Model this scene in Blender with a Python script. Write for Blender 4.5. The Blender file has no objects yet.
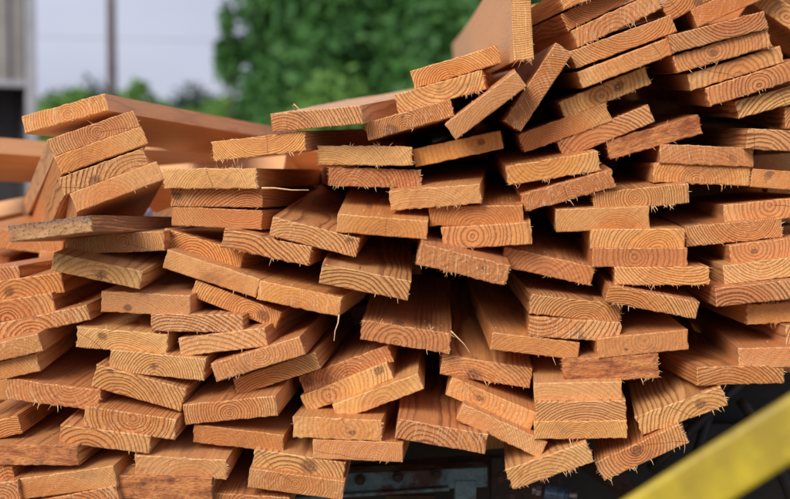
import bpy, math, random
from mathutils import Vector, Matrix, noise
R = math.radians
random.seed(7)
sc = bpy.context.scene
col = sc.collection
# ------------------------------------------------------------------ camera
CAM = Vector((0, 0, 1.6)); FPX = 1316.7; PITCH = -R(3.02)
cam = bpy.data.cameras.new('camera'); camo = bpy.data.objects.new('camera', cam); col.objects.link(camo)
camo.location = CAM; camo.rotation_euler = (R(90) + PITCH, 0, 0)
cam.lens = 60; cam.sensor_width = 36; cam.clip_start = .05; cam.clip_end = 3000
cam.dof.use_dof = True; cam.dof.focus_distance = 1.95; cam.dof.aperture_fstop = 3.3
sc.camera = camo
# ------------------------------------------------------------------ sky and sun
SUN_EL, SUN_AZ = 34, 212      # sun behind the camera's left shoulder, softened by cloud
w = bpy.data.worlds.new('World'); sc.world = w; w.use_nodes = True
nt = w.node_tree; nt.nodes.clear()
out = nt.nodes.new('ShaderNodeOutputWorld'); bg = nt.nodes.new('ShaderNodeBackground')
sky = nt.nodes.new('ShaderNodeTexSky'); sky.sky_type = 'NISHITA'; sky.sun_disc = False
sky.sun_elevation = R(SUN_EL); sky.sun_rotation = R(SUN_AZ); sky.dust_density = 3
tc = nt.nodes.new('ShaderNodeTexCoord'); nz = nt.nodes.new('ShaderNodeTexNoise'); nz.inputs['Scale'].default_value = 2.2; nz.inputs['Detail'].default_value = 5
mp = nt.nodes.new('ShaderNodeMapping'); mp.inputs['Scale'].default_value = (1, 1, 3)
cr = nt.nodes.new('ShaderNodeValToRGB')
cr.color_ramp.elements[0].position = .3; cr.color_ramp.elements[0].color = (4.4, 4.6, 6.1, 1)
cr.color_ramp.elements[1].position = .75; cr.color_ramp.elements[1].color = (6.6, 6.7, 8.0, 1)
mx = nt.nodes.new('ShaderNodeMixRGB'); mx.inputs[0].default_value = .85
nt.links.new(tc.outputs['Generated'], mp.inputs[0]); nt.links.new(mp.outputs[0], nz.inputs['Vector'])
nt.links.new(nz.outputs['Fac'], cr.inputs[0]); nt.links.new(sky.outputs[0], mx.inputs[1]); nt.links.new(cr.outputs[0], mx.inputs[2])
nt.links.new(mx.outputs[0], bg.inputs[0]); bg.inputs[1].default_value = .105; nt.links.new(bg.outputs[0], out.inputs[0])
sun = bpy.data.lights.new('sun', 'SUN'); sun.energy = 2.9; sun.angle = R(28); sun.color = (1, .93, .82)
so = bpy.data.objects.new('sun', sun); col.objects.link(so)
az = R(SUN_AZ); el = R(SUN_EL)
sd = Vector((math.sin(az) * math.cos(el), math.cos(az) * math.cos(el), math.sin(el)))
so.rotation_euler = sd.to_track_quat('Z', 'Y').to_euler(); so.location = sd * 20 + CAM
sc.view_settings.view_transform = 'Standard'; sc.view_settings.look = 'None'
sc.view_settings.exposure = 0.13; sc.view_settings.gamma = 1; sc.view_settings.use_curve_mapping = False
sc.render.engine = 'CYCLES'
sc.cycles.max_bounces = 8; sc.cycles.diffuse_bounces = 6; sc.cycles.use_denoising = True

# ------------------------------------------------------------------ helpers
rot = camo.rotation_euler.to_matrix()
def ray(px, py):
    return rot @ Vector(((px - 395) / FPX, -(py - 249.5) / FPX, -1))      # z-depth 1 along the view axis
def at(px, py, depth): return CAM + ray(px, py) * depth
def proj(p):
    v = rot.transposed() @ (p - CAM)
    return Vector((395 + FPX * v.x / -v.z, 249.5 - FPX * v.y / -v.z))
def atY(px, py, Y):
    r = ray(px, py); return CAM + r * (Y / r.y)
def atZ(px, py, Z):
    r = ray(px, py); return CAM + r * ((Z - CAM.z) / r.z)

def link(name, verts, faces, mats, parent=None, fm=None, smooth=False):
    me = bpy.data.meshes.new(name); me.from_pydata([tuple(v) for v in verts], [], faces); 
    for m in (mats if isinstance(mats, (list, tuple)) else [mats]): me.materials.append(m)
    if fm: me.polygons.foreach_set('material_index', fm)
    if smooth: me.polygons.foreach_set('use_smooth', [True] * len(me.polygons))
    me.update(); o = bpy.data.objects.new(name, me); col.objects.link(o); o.parent = parent
    return o
def tag(o, label=None, cat=None, group=None, kind=None):
    for k, v in (('label', label), ('category', cat), ('group', group), ('kind', kind)):
        if v: o[k] = v
    return o
def empty(name, loc, rz=0):
    o = bpy.data.objects.new(name, None); col.objects.link(o); o.location = loc; o.rotation_euler = (0, 0, rz); o.empty_display_size = .1
    return o
class MB:
    def __init__(s): s.v = []; s.f = []
    def box(s, c, d, M=None, ch=0):
        b = len(s.v); M = M or Matrix()
        for x in (-1, 1):
            for y in (-1, 1):
                for z in (-1, 1): s.v.append(Vector(c) + M.to_3x3() @ Vector((x * d[0] / 2, y * d[1] / 2, z * d[2] / 2)))
        s.f += [tuple(b + i for i in q) for q in ((0, 1, 3, 2), (4, 6, 7, 5), (0, 4, 5, 1), (2, 3, 7, 6), (0, 2, 6, 4), (1, 5, 7, 3))]
    def tube(s, pts, rad, n=12, cap=True, phase=0):
        pts = [Vector(p) for p in pts]; rs = rad if isinstance(rad, (list, tuple)) else [rad] * len(pts); b = len(s.v)
        up = None
        for i, p in enumerate(pts):
            t = (pts[min(i + 1, len(pts) - 1)] - pts[max(i - 1, 0)]).normalized()
            if up is None: up = t.orthogonal().normalized()
            up = (up - t * up.dot(t)).normalized(); sd_ = t.cross(up)
            for k in range(n):
                a = 2 * math.pi * k / n + phase; s.v.append(p + (up * math.cos(a) + sd_ * math.sin(a)) * rs[i])
        for i in range(len(pts) - 1):
            for k in range(n):
                k2 = (k + 1) % n; s.f.append((b + i * n + k, b + i * n + k2, b + (i + 1) * n + k2, b + (i + 1) * n + k))
        if cap:
            s.f.append(tuple(b + k for k in reversed(range(n)))); e = b + (len(pts) - 1) * n; s.f.append(tuple(e + k for k in range(n)))
    def build(s, name, m, parent=None, smooth=False, bevel=0):
        o = link(name, s.v, s.f, m, parent, None, smooth)
        if bevel:
            b = o.modifiers.new('bevel', 'BEVEL'); b.width = bevel; b.segments = 2; b.limit_method = 'ANGLE'
        return o

# ------------------------------------------------------------------ materials
class N:
    """tiny node-graph helper"""
    def __init__(s, name):
        s.m = bpy.data.materials.new(name); s.m.use_nodes = True; s.t = s.m.node_tree; s.t.nodes.clear()
        s.out = s.n('OutputMaterial'); s.b = s.n('BsdfPrincipled'); s.l(s.b.outputs[0], s.out.inputs[0])
    def n(s, ty, **kw):
        x = s.t.nodes.new('ShaderNode' + ty)
        for k, v in kw.items(): setattr(x, k, v)
        return x
    def l(s, a, b):
        if isinstance(a, (int, float, tuple)): b.default_value = a
        else: s.t.links.new(a, b)
    def math(s, op, a, b=0, c=0):
        x = s.n('Math', operation=op); s.l(a, x.inputs[0]); s.l(b, x.inputs[1]); s.l(c, x.inputs[2]); return x.outputs[0]
    def vmath(s, op, a, b=(0, 0, 0)):
        x = s.n('VectorMath', operation=op); s.l(a, x.inputs[0]); s.l(b, x.inputs[1]); return x.outputs[0]
    def noise(s, v, scale, detail=3, rough=.5, col_=False):
        x = s.n('TexNoise'); s.l(v, x.inputs['Vector']); x.inputs['Scale'].default_value = scale; x.inputs['Detail'].default_value = detail; x.inputs['Roughness'].default_value = rough
        return x.outputs['Color' if col_ else 'Fac']
    def mix(s, f, a, b, mode='MIX'):
        x = s.n('MixRGB', blend_type=mode); s.l(f, x.inputs[0]); s.l(a if not isinstance(a, tuple) else a + (1,), x.inputs[1]); s.l(b if not isinstance(b, tuple) else b + (1,), x.inputs[2]); return x.outputs[0]
    def ss(s, v, a, b, lo=0., hi=1.):
        x = s.n('MapRange', interpolation_type='SMOOTHSTEP'); s.l(v, x.inputs[0]); s.l(a, x.inputs[1]); s.l(b, x.inputs[2]); s.l(lo, x.inputs[3]); s.l(hi, x.inputs[4]); return x.outputs[0]
    def bump(s, h, st, dist, nrm=None):
        x = s.n('Bump'); s.l(h, x.inputs['Height']); x.inputs['Strength'].default_value = st; x.inputs['Distance'].default_value = dist
        if nrm is not None: s.l(nrm, x.inputs['Normal'])
        return x.outputs[0]

def wood(name, end, pale=0.):
    g = N(name); tc = g.n('TexCoord').outputs['Object']; oi = g.n('ObjectInfo')
    cs = g.n('SeparateColor'); g.l(oi.outputs['Color'], cs.inputs[0]); rnd = oi.outputs['Random']
    px, pz, tone, stain = cs.outputs[0], cs.outputs[1], cs.outputs[2], oi.outputs['Alpha']
    offs = g.n('CombineXYZ'); g.l(g.math('MULTIPLY', rnd, 37.), offs.inputs[0]); g.l(g.math('MULTIPLY', rnd, 91.), offs.inputs[1]); g.l(g.math('MULTIPLY', rnd, 53.), offs.inputs[2])
    seed = g.vmath('ADD', tc, offs.outputs[0])
    def sc_(v, s3): return g.vmath('MULTIPLY', v, s3)
    # bend of the log: pith wanders along the length, ripples across
    wob = g.vmath('SUBTRACT', g.noise(sc_(seed, (7, 1.9, 7)), 1, 2, .5, True), (.5, .5, .5))
    wob2 = g.vmath('SUBTRACT', g.noise(sc_(seed, (45, 5, 45)), 1, 3, .6, True), (.5, .5, .5))
    p = g.vmath('ADD', tc, g.vmath('ADD', g.vmath('MULTIPLY', wob, (.026, 0, .034)), g.vmath('MULTIPLY', wob2, (.0040, 0, .0040))))
    sp = g.n('SeparateXYZ'); g.l(p, sp.inputs[0])
    dx = g.math('SUBTRACT', sp.outputs[0], g.math('MULTIPLY', g.math('SUBTRACT', px, .5), .5))
    dz = g.math('SUBTRACT', sp.outputs[2], g.math('MULTIPLY', g.math('SUBTRACT', pz, .5), .5))
    r = g.math('SQRT', g.math('ADD', g.math('MULTIPLY', dx, dx), g.math('MULTIPLY', g.math('MULTIPLY', dz, dz), 1.15)))
    freq = g.math('ADD', g.math('MULTIPLY', g.math('FRACT', g.math('MULTIPLY', rnd, 17.31)), 180.), 135.)
    # uneven growth years
    rv = g.n('CombineXYZ'); g.l(g.math('MULTIPLY', r, 60.), rv.inputs[0]); g.l(g.math('MULTIPLY', rnd, 77.), rv.inputs[1])
    yr = g.noise(rv.outputs[0], 1, 2, .5)
    ph = g.math('ADD', g.math('MULTIPLY', r, freq), g.math('MULTIPLY', yr, 2.1))
    ph = g.math('ADD', ph, g.math('MULTIPLY', g.noise(sc_(seed, (380, 20, 380)), 1, 2, .6), .38))
    fr = g.math('FRACT', ph)
    late = g.math('MULTIPLY', g.ss(fr, .40, .84), g.ss(fr, .90, .99, 1., 0.))
    yr2 = g.noise(rv.outputs[0], .35, 1, .5)
    amp = g.ss(g.math('ADD', g.math('MULTIPLY', yr2, .8), g.math('MULTIPLY', g.noise(sc_(seed, (18, 2, 18)), 1, 2), .5)), .38, .72, .5 if end else .35, 1.)
    contrast = g.ss(g.math('FRACT', g.math('MULTIPLY', rnd, 23.17)), .0, .8, .30, 1.)
    late = g.math('MULTIPLY', late, g.math('MULTIPLY', amp, g.math('MULTIPLY', contrast, 1.0 if end else 1.05)))
    # base tones
    early = g.mix(tone, (.46, .125, .030), (.90, .42, .105))
    earlyp = g.mix(g.math('MULTIPLY', g.math('FRACT', g.math('MULTIPLY', rnd, 7.7)), .7), early, (.66, .235, .085))
    early2 = g.math('GREATER_THAN', g.math('FRACT', g.math('MULTIPLY', rnd, 13.9)), .80); earlyp = g.mix(g.math('MULTIPLY', early2, .55), earlyp, (.86, .50, .16))
    # reddish heartwood inside, paler sapwood outside
    hr = g.math('ADD', r, g.math('MULTIPLY', g.math('FRACT', g.math('MULTIPLY', rnd, 41.3)), .07))
    earlyp = g.mix(g.ss(hr, .05, .085, .42, 0.), earlyp, (.60, .22, .075)); earlyp = g.mix(g.ss(hr, .085, .12, 0., .35), earlyp, (.80, .50, .21))
    dark = g.mix(tone, (.135, .026, .006), (.33, .090, .018))
    c = g.mix(late, earlyp, dark)
    fib = g.noise(sc_(seed, (500, 14, 500) if not end else (330, 330, 330)), 1, 2, .6)
    c = g.mix(g.ss(fib, .35, .7, 0., .28), c, (.24, .09, .04), 'MULTIPLY') if False else g.mix(g.ss(fib, .40, .75, 0., .20 if end else .36), c, (.20, .065, .025))
    blot = g.noise(sc_(seed, (22, 3, 22)), 1, 3, .6)
    c = g.mix(g.ss(blot, .5, .72, 0., .35), c, (.42, .125, .04))
    c = g.mix(g.ss(blot, .25, .42, .18, 0.), c, (.72, .46, .25))
    # stains, heart and dirt
    st = g.noise(sc_(seed, (26, 9, 60)), 1, 4, .65)
    lo = g.math('SUBTRACT', .78, g.math('MULTIPLY', stain, .36))
    c = g.mix(g.math('MULTIPLY', g.ss(st, lo, g.math('ADD', lo, .1)), .75), c, (.085, .038, .024))
    # small branch knots
    vo = g.n('TexVoronoi'); g.l(g.vmath('ADD', sc_(seed, (11, 3.2, 11)), g.vmath('MULTIPLY', wob2, (.35, .35, .35))), vo.inputs['Vector']); vo.inputs['Scale'].default_value = 1
    kf = g.ss(vo.outputs['Distance'], .075, .14, .75, 0.)
    krand = g.n('SeparateColor'); g.l(vo.outputs['Color'], krand.inputs[0])
    kf = g.math('MULTIPLY', kf, g.math('GREATER_THAN', krand.outputs[0], .45))
    c = g.mix(kf, c, (.15, .055, .03))
    c = g.mix(g.math('MULTIPLY', g.math('FRACT', g.math('MULTIPLY', rnd, 3.37)), .08), c, (.66, .44, .29))
    c = g.mix(g.ss(g.math('FRACT', g.math('MULTIPLY', rnd, 9.13)), .55, 1., 0., .38), c, (.36, .105, .03))
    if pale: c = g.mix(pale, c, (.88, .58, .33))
    b = g.b
    if end:
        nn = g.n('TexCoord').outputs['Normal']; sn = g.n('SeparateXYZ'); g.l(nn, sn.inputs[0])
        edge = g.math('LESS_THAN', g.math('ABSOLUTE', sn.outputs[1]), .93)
        # one radial drying crack on some ends
        a0 = g.math('MULTIPLY', rnd, 211.); cx = g.math('COSINE', a0); sx_ = g.math('SINE', a0)
        along = g.math('ADD', g.math('MULTIPLY', dx, cx), g.math('MULTIPLY', dz, sx_)); across = g.math('ABSOLUTE', g.math('SUBTRACT', g.math('MULTIPLY', dx, sx_), g.math('MULTIPLY', dz, cx)))
        wid = g.ss(g.math('ADD', across, g.math('MULTIPLY', g.math('SUBTRACT', fib, .5), .0012)), .0002, .0007, 1., 0.)
        ck = g.math('MULTIPLY', g.math('MULTIPLY', wid, g.ss(along, .0, .004)), g.math('GREATER_THAN', g.math('FRACT', g.math('MULTIPLY', rnd, 67.1)), .45))
        c = g.mix(g.math('MULTIPLY', ck, .75), c, (.09, .03, .015))
        at_ = g.n('Attribute', attribute_type='OBJECT'); at_.attribute_name = 'spot'
        so3 = g.n('SeparateXYZ'); g.l(at_.outputs['Vector'], so3.inputs[0])
        s1 = g.math('SUBTRACT', sp.outputs[0], so3.outputs[0]); s2 = g.math('MULTIPLY', g.math('SUBTRACT', sp.outputs[2], so3.outputs[1]), 1.25)
        sdist = g.math('SQRT', g.math('ADD', g.math('MULTIPLY', s1, s1), g.math('MULTIPLY', s2, s2)))
        sdist = g.math('DIVIDE', g.math('ADD', sdist, g.math('MULTIPLY', g.math('SUBTRACT', g.noise(seed, 140, 3, .6), .5), .007)), g.math('ADD', so3.outputs[2], .00001))
        rk = g.math('MULTIPLY', g.math('ADD', g.math('SINE', g.math('MULTIPLY', sdist, 16.)), 1.4), .33)
        has = g.math('GREATER_THAN', so3.outputs[2], .0005)
        c = g.mix(g.math('MULTIPLY', g.math('MULTIPLY', g.ss(sdist, .6, 1.15, .85, 0.), has), g.ss(rk, 0., 1., .65, 1.)), c, (.13, .042, .02))
        mic = g.noise(sc_(seed, (1500, 600, 500)), 1, 2, .7); c = g.mix(g.ss(mic, .3, .5, .22, 0.), c, (.20, .07, .025)); c = g.mix(g.ss(mic, .55, .75, 0., .30), c, (.90, .60, .30))
        # pale torn fibres and slanted saw marks over the cut end
        sm = g.n('SeparateXYZ'); g.l(seed, sm.inputs[0])
        ang = g.math('ADD', g.math('MULTIPLY', sm.outputs[0], 1.0), g.math('MULTIPLY', sm.outputs[2], g.math('SUBTRACT', g.math('MULTIPLY', g.math('FRACT', g.math('MULTIPLY', rnd, 5.3)), 1.6), .8)))
        cv = g.n('CombineXYZ'); g.l(g.math('MULTIPLY', ang, 420.), cv.inputs[0]); g.l(g.math('MULTIPLY', sm.outputs[2], 25.), cv.inputs[1])
        saw = g.noise(cv.outputs[0], 1, 2, .6)
        rough_f = g.ss(g.math('FRACT', g.math('MULTIPLY', rnd, 29.7)), .35, .95)
        c = g.mix(g.math('MULTIPLY', g.ss(saw, .52, .74), g.math('ADD', g.math('MULTIPLY', rough_f, .45), .08)), c, (.80, .55, .34))
        fuzzn = g.noise(seed, 260, 3, .7)
        c = g.mix(g.math('MULTIPLY', g.ss(fuzzn, .58, .72), g.math('ADD', g.math('MULTIPLY', g.math('MULTIPLY', rough_f, g.math('SUBTRACT', 1.0, g.math('MULTIPLY', late, .7))), .75), .12)), c, (.88, .62, .36))
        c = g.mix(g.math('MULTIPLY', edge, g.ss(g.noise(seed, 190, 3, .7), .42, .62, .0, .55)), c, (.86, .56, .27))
        c = g.mix(g.ss(saw, .26, .44, .22, 0.), c, (.22, .075, .03))
        dirt = g.noise(sc_(seed, (9, 9, 14)), 1, 4, .7); c = g.mix(g.ss(dirt, .58, .74, 0., .5), c, (.26, .12, .06))
        h = g.math('ADD', g.math('ADD', g.math('MULTIPLY', saw, g.math('MULTIPLY', rough_f, .9)), g.math('MULTIPLY', fuzzn, .6)), g.math('MULTIPLY', late, .45))
        g.l(g.bump(h, .8, .0016), b.inputs['Normal']); b.inputs['Roughness'].default_value = .8
    else:
        c = g.mix(.16, c, (.72, .36, .17))
        # planer ripples and dust crumbs
        cr_ = g.noise(seed, 160, 2, .6)
        c = g.mix(g.ss(cr_, .66, .72, 0., .55), c, (.80, .56, .36))
        rip = g.n('TexWave', wave_type='BANDS', bands_direction='Y'); g.l(seed, rip.inputs['Vector']); rip.inputs['Scale'].default_value = 26; rip.inputs['Distortion'].default_value = .6
        h = g.math('ADD', g.math('ADD', g.math('MULTIPLY', rip.outputs['Fac'], .12), g.math('MULTIPLY', fib, .5)), g.math('MULTIPLY', late, .3))
        g.l(g.bump(h, .6, .0013), b.inputs['Normal']); b.inputs['Roughness'].default_value = .5
    b.inputs['Specular IOR Level'].default_value = .28 if end else .38
    g.l(c, b.inputs['Base Color'])
    return g.m
M_END = wood('sawn_end_grain', True); M_LONG = wood('planed_long_grain', False); M_SKY_PALE = wood('sky_paled_long_grain', False, .32)  # exposed boards get a paler copy, partly sky sheen mixed into the colour

def grey_end():
    g = N('weathered_end'); tc = g.n('TexCoord').outputs['Object']; v = g.vmath('MULTIPLY', tc, (30, 5, 90))
    n1 = g.noise(v, 1, 5, .7); n2 = g.noise(tc, 240, 3, .7)
    sx = g.n('SeparateXYZ'); g.l(tc, sx.inputs[0])
    up = g.ss(g.math('ADD', sx.outputs[2], g.math('MULTIPLY', g.math('SUBTRACT', n1, .5), .035)), .002, .013)
    c = g.mix(g.ss(n1, .3, .7), (.30, .13, .05), (.56, .32, .15)); c = g.mix(g.math('MULTIPLY', up, .8), c, (.13, .11, .10))
    c = g.mix(g.ss(g.math('ADD', n2, g.math('MULTIPLY', up, .06)), .54, .66, 0., .8), c, (.03, .025, .022)); g.l(c, g.b.inputs['Base Color']); g.b.inputs['Roughness'].default_value = .9
    g.l(g.bump(n2, .8, .0015), g.b.inputs['Normal']); return g.m
def darkred_end():
    g = N('dark_rough_end'); tc = g.n('TexCoord').outputs['Object']; oi = g.n('ObjectInfo')
    off = g.n('CombineXYZ'); g.l(g.math('MULTIPLY', oi.outputs['Random'], 50.), off.inputs[0]); v0 = g.vmath('ADD', tc, off.outputs[0])
    v = g.vmath('MULTIPLY', v0, (140, 20, 420)); n1 = g.noise(v, 1, 3, .6); n2 = g.noise(v0, 40, 4, .7)
    n3 = g.noise(g.vmath('MULTIPLY', v0, (16, 6, 60)), 1, 5, .7); c = g.mix(g.ss(n3, .32, .66), (.26, .060, .020), (.70, .28, .09)); c = g.mix(g.ss(n1, .45, .68, 0., .55), c, (.17, .055, .02)); c = g.mix(g.ss(n2, .52, .72, 0., .6), c, (.09, .035, .02))
    c = g.mix(g.ss(g.noise(v0, 300, 2, .6), .6, .72, 0., .55), c, (.6, .36, .2))
    g.l(c, g.b.inputs['Base Color']); g.b.inputs['Roughness'].default_value = .85; g.l(g.bump(n1, .9, .002), g.b.inputs['Normal']); return g.m
M_GREY = grey_end(); M_DRED = darkred_end()
def plain(name, c, rough=.6, metal=0, c2=None, scale=8, bump=0, lo=.4, hi=.65):
    g = N(name); tc = g.n('TexCoord').outputs['Object']
    n1 = g.noise(tc, scale, 5, .65)
    g.l(g.mix(g.ss(n1, lo, hi), c, c2 or tuple(x * .75 for x in c)), g.b.inputs['Base Color'])
    g.b.inputs['Roughness'].default_value = rough; g.b.inputs['Metallic'].default_value = metal
    if bump: g.l(g.bump(g.noise(tc, scale * 8, 3, .6), .5, bump), g.b.inputs['Normal'])
    return g.m
M_SPL = plain('splinter_wood', (.80, .55, .30), .7, 0, (.62, .36, .17), 300)
M_SPL2 = plain('splinter_wood_reddish', (.55, .27, .13), .7, 0, (.7, .42, .22), 300)
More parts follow.
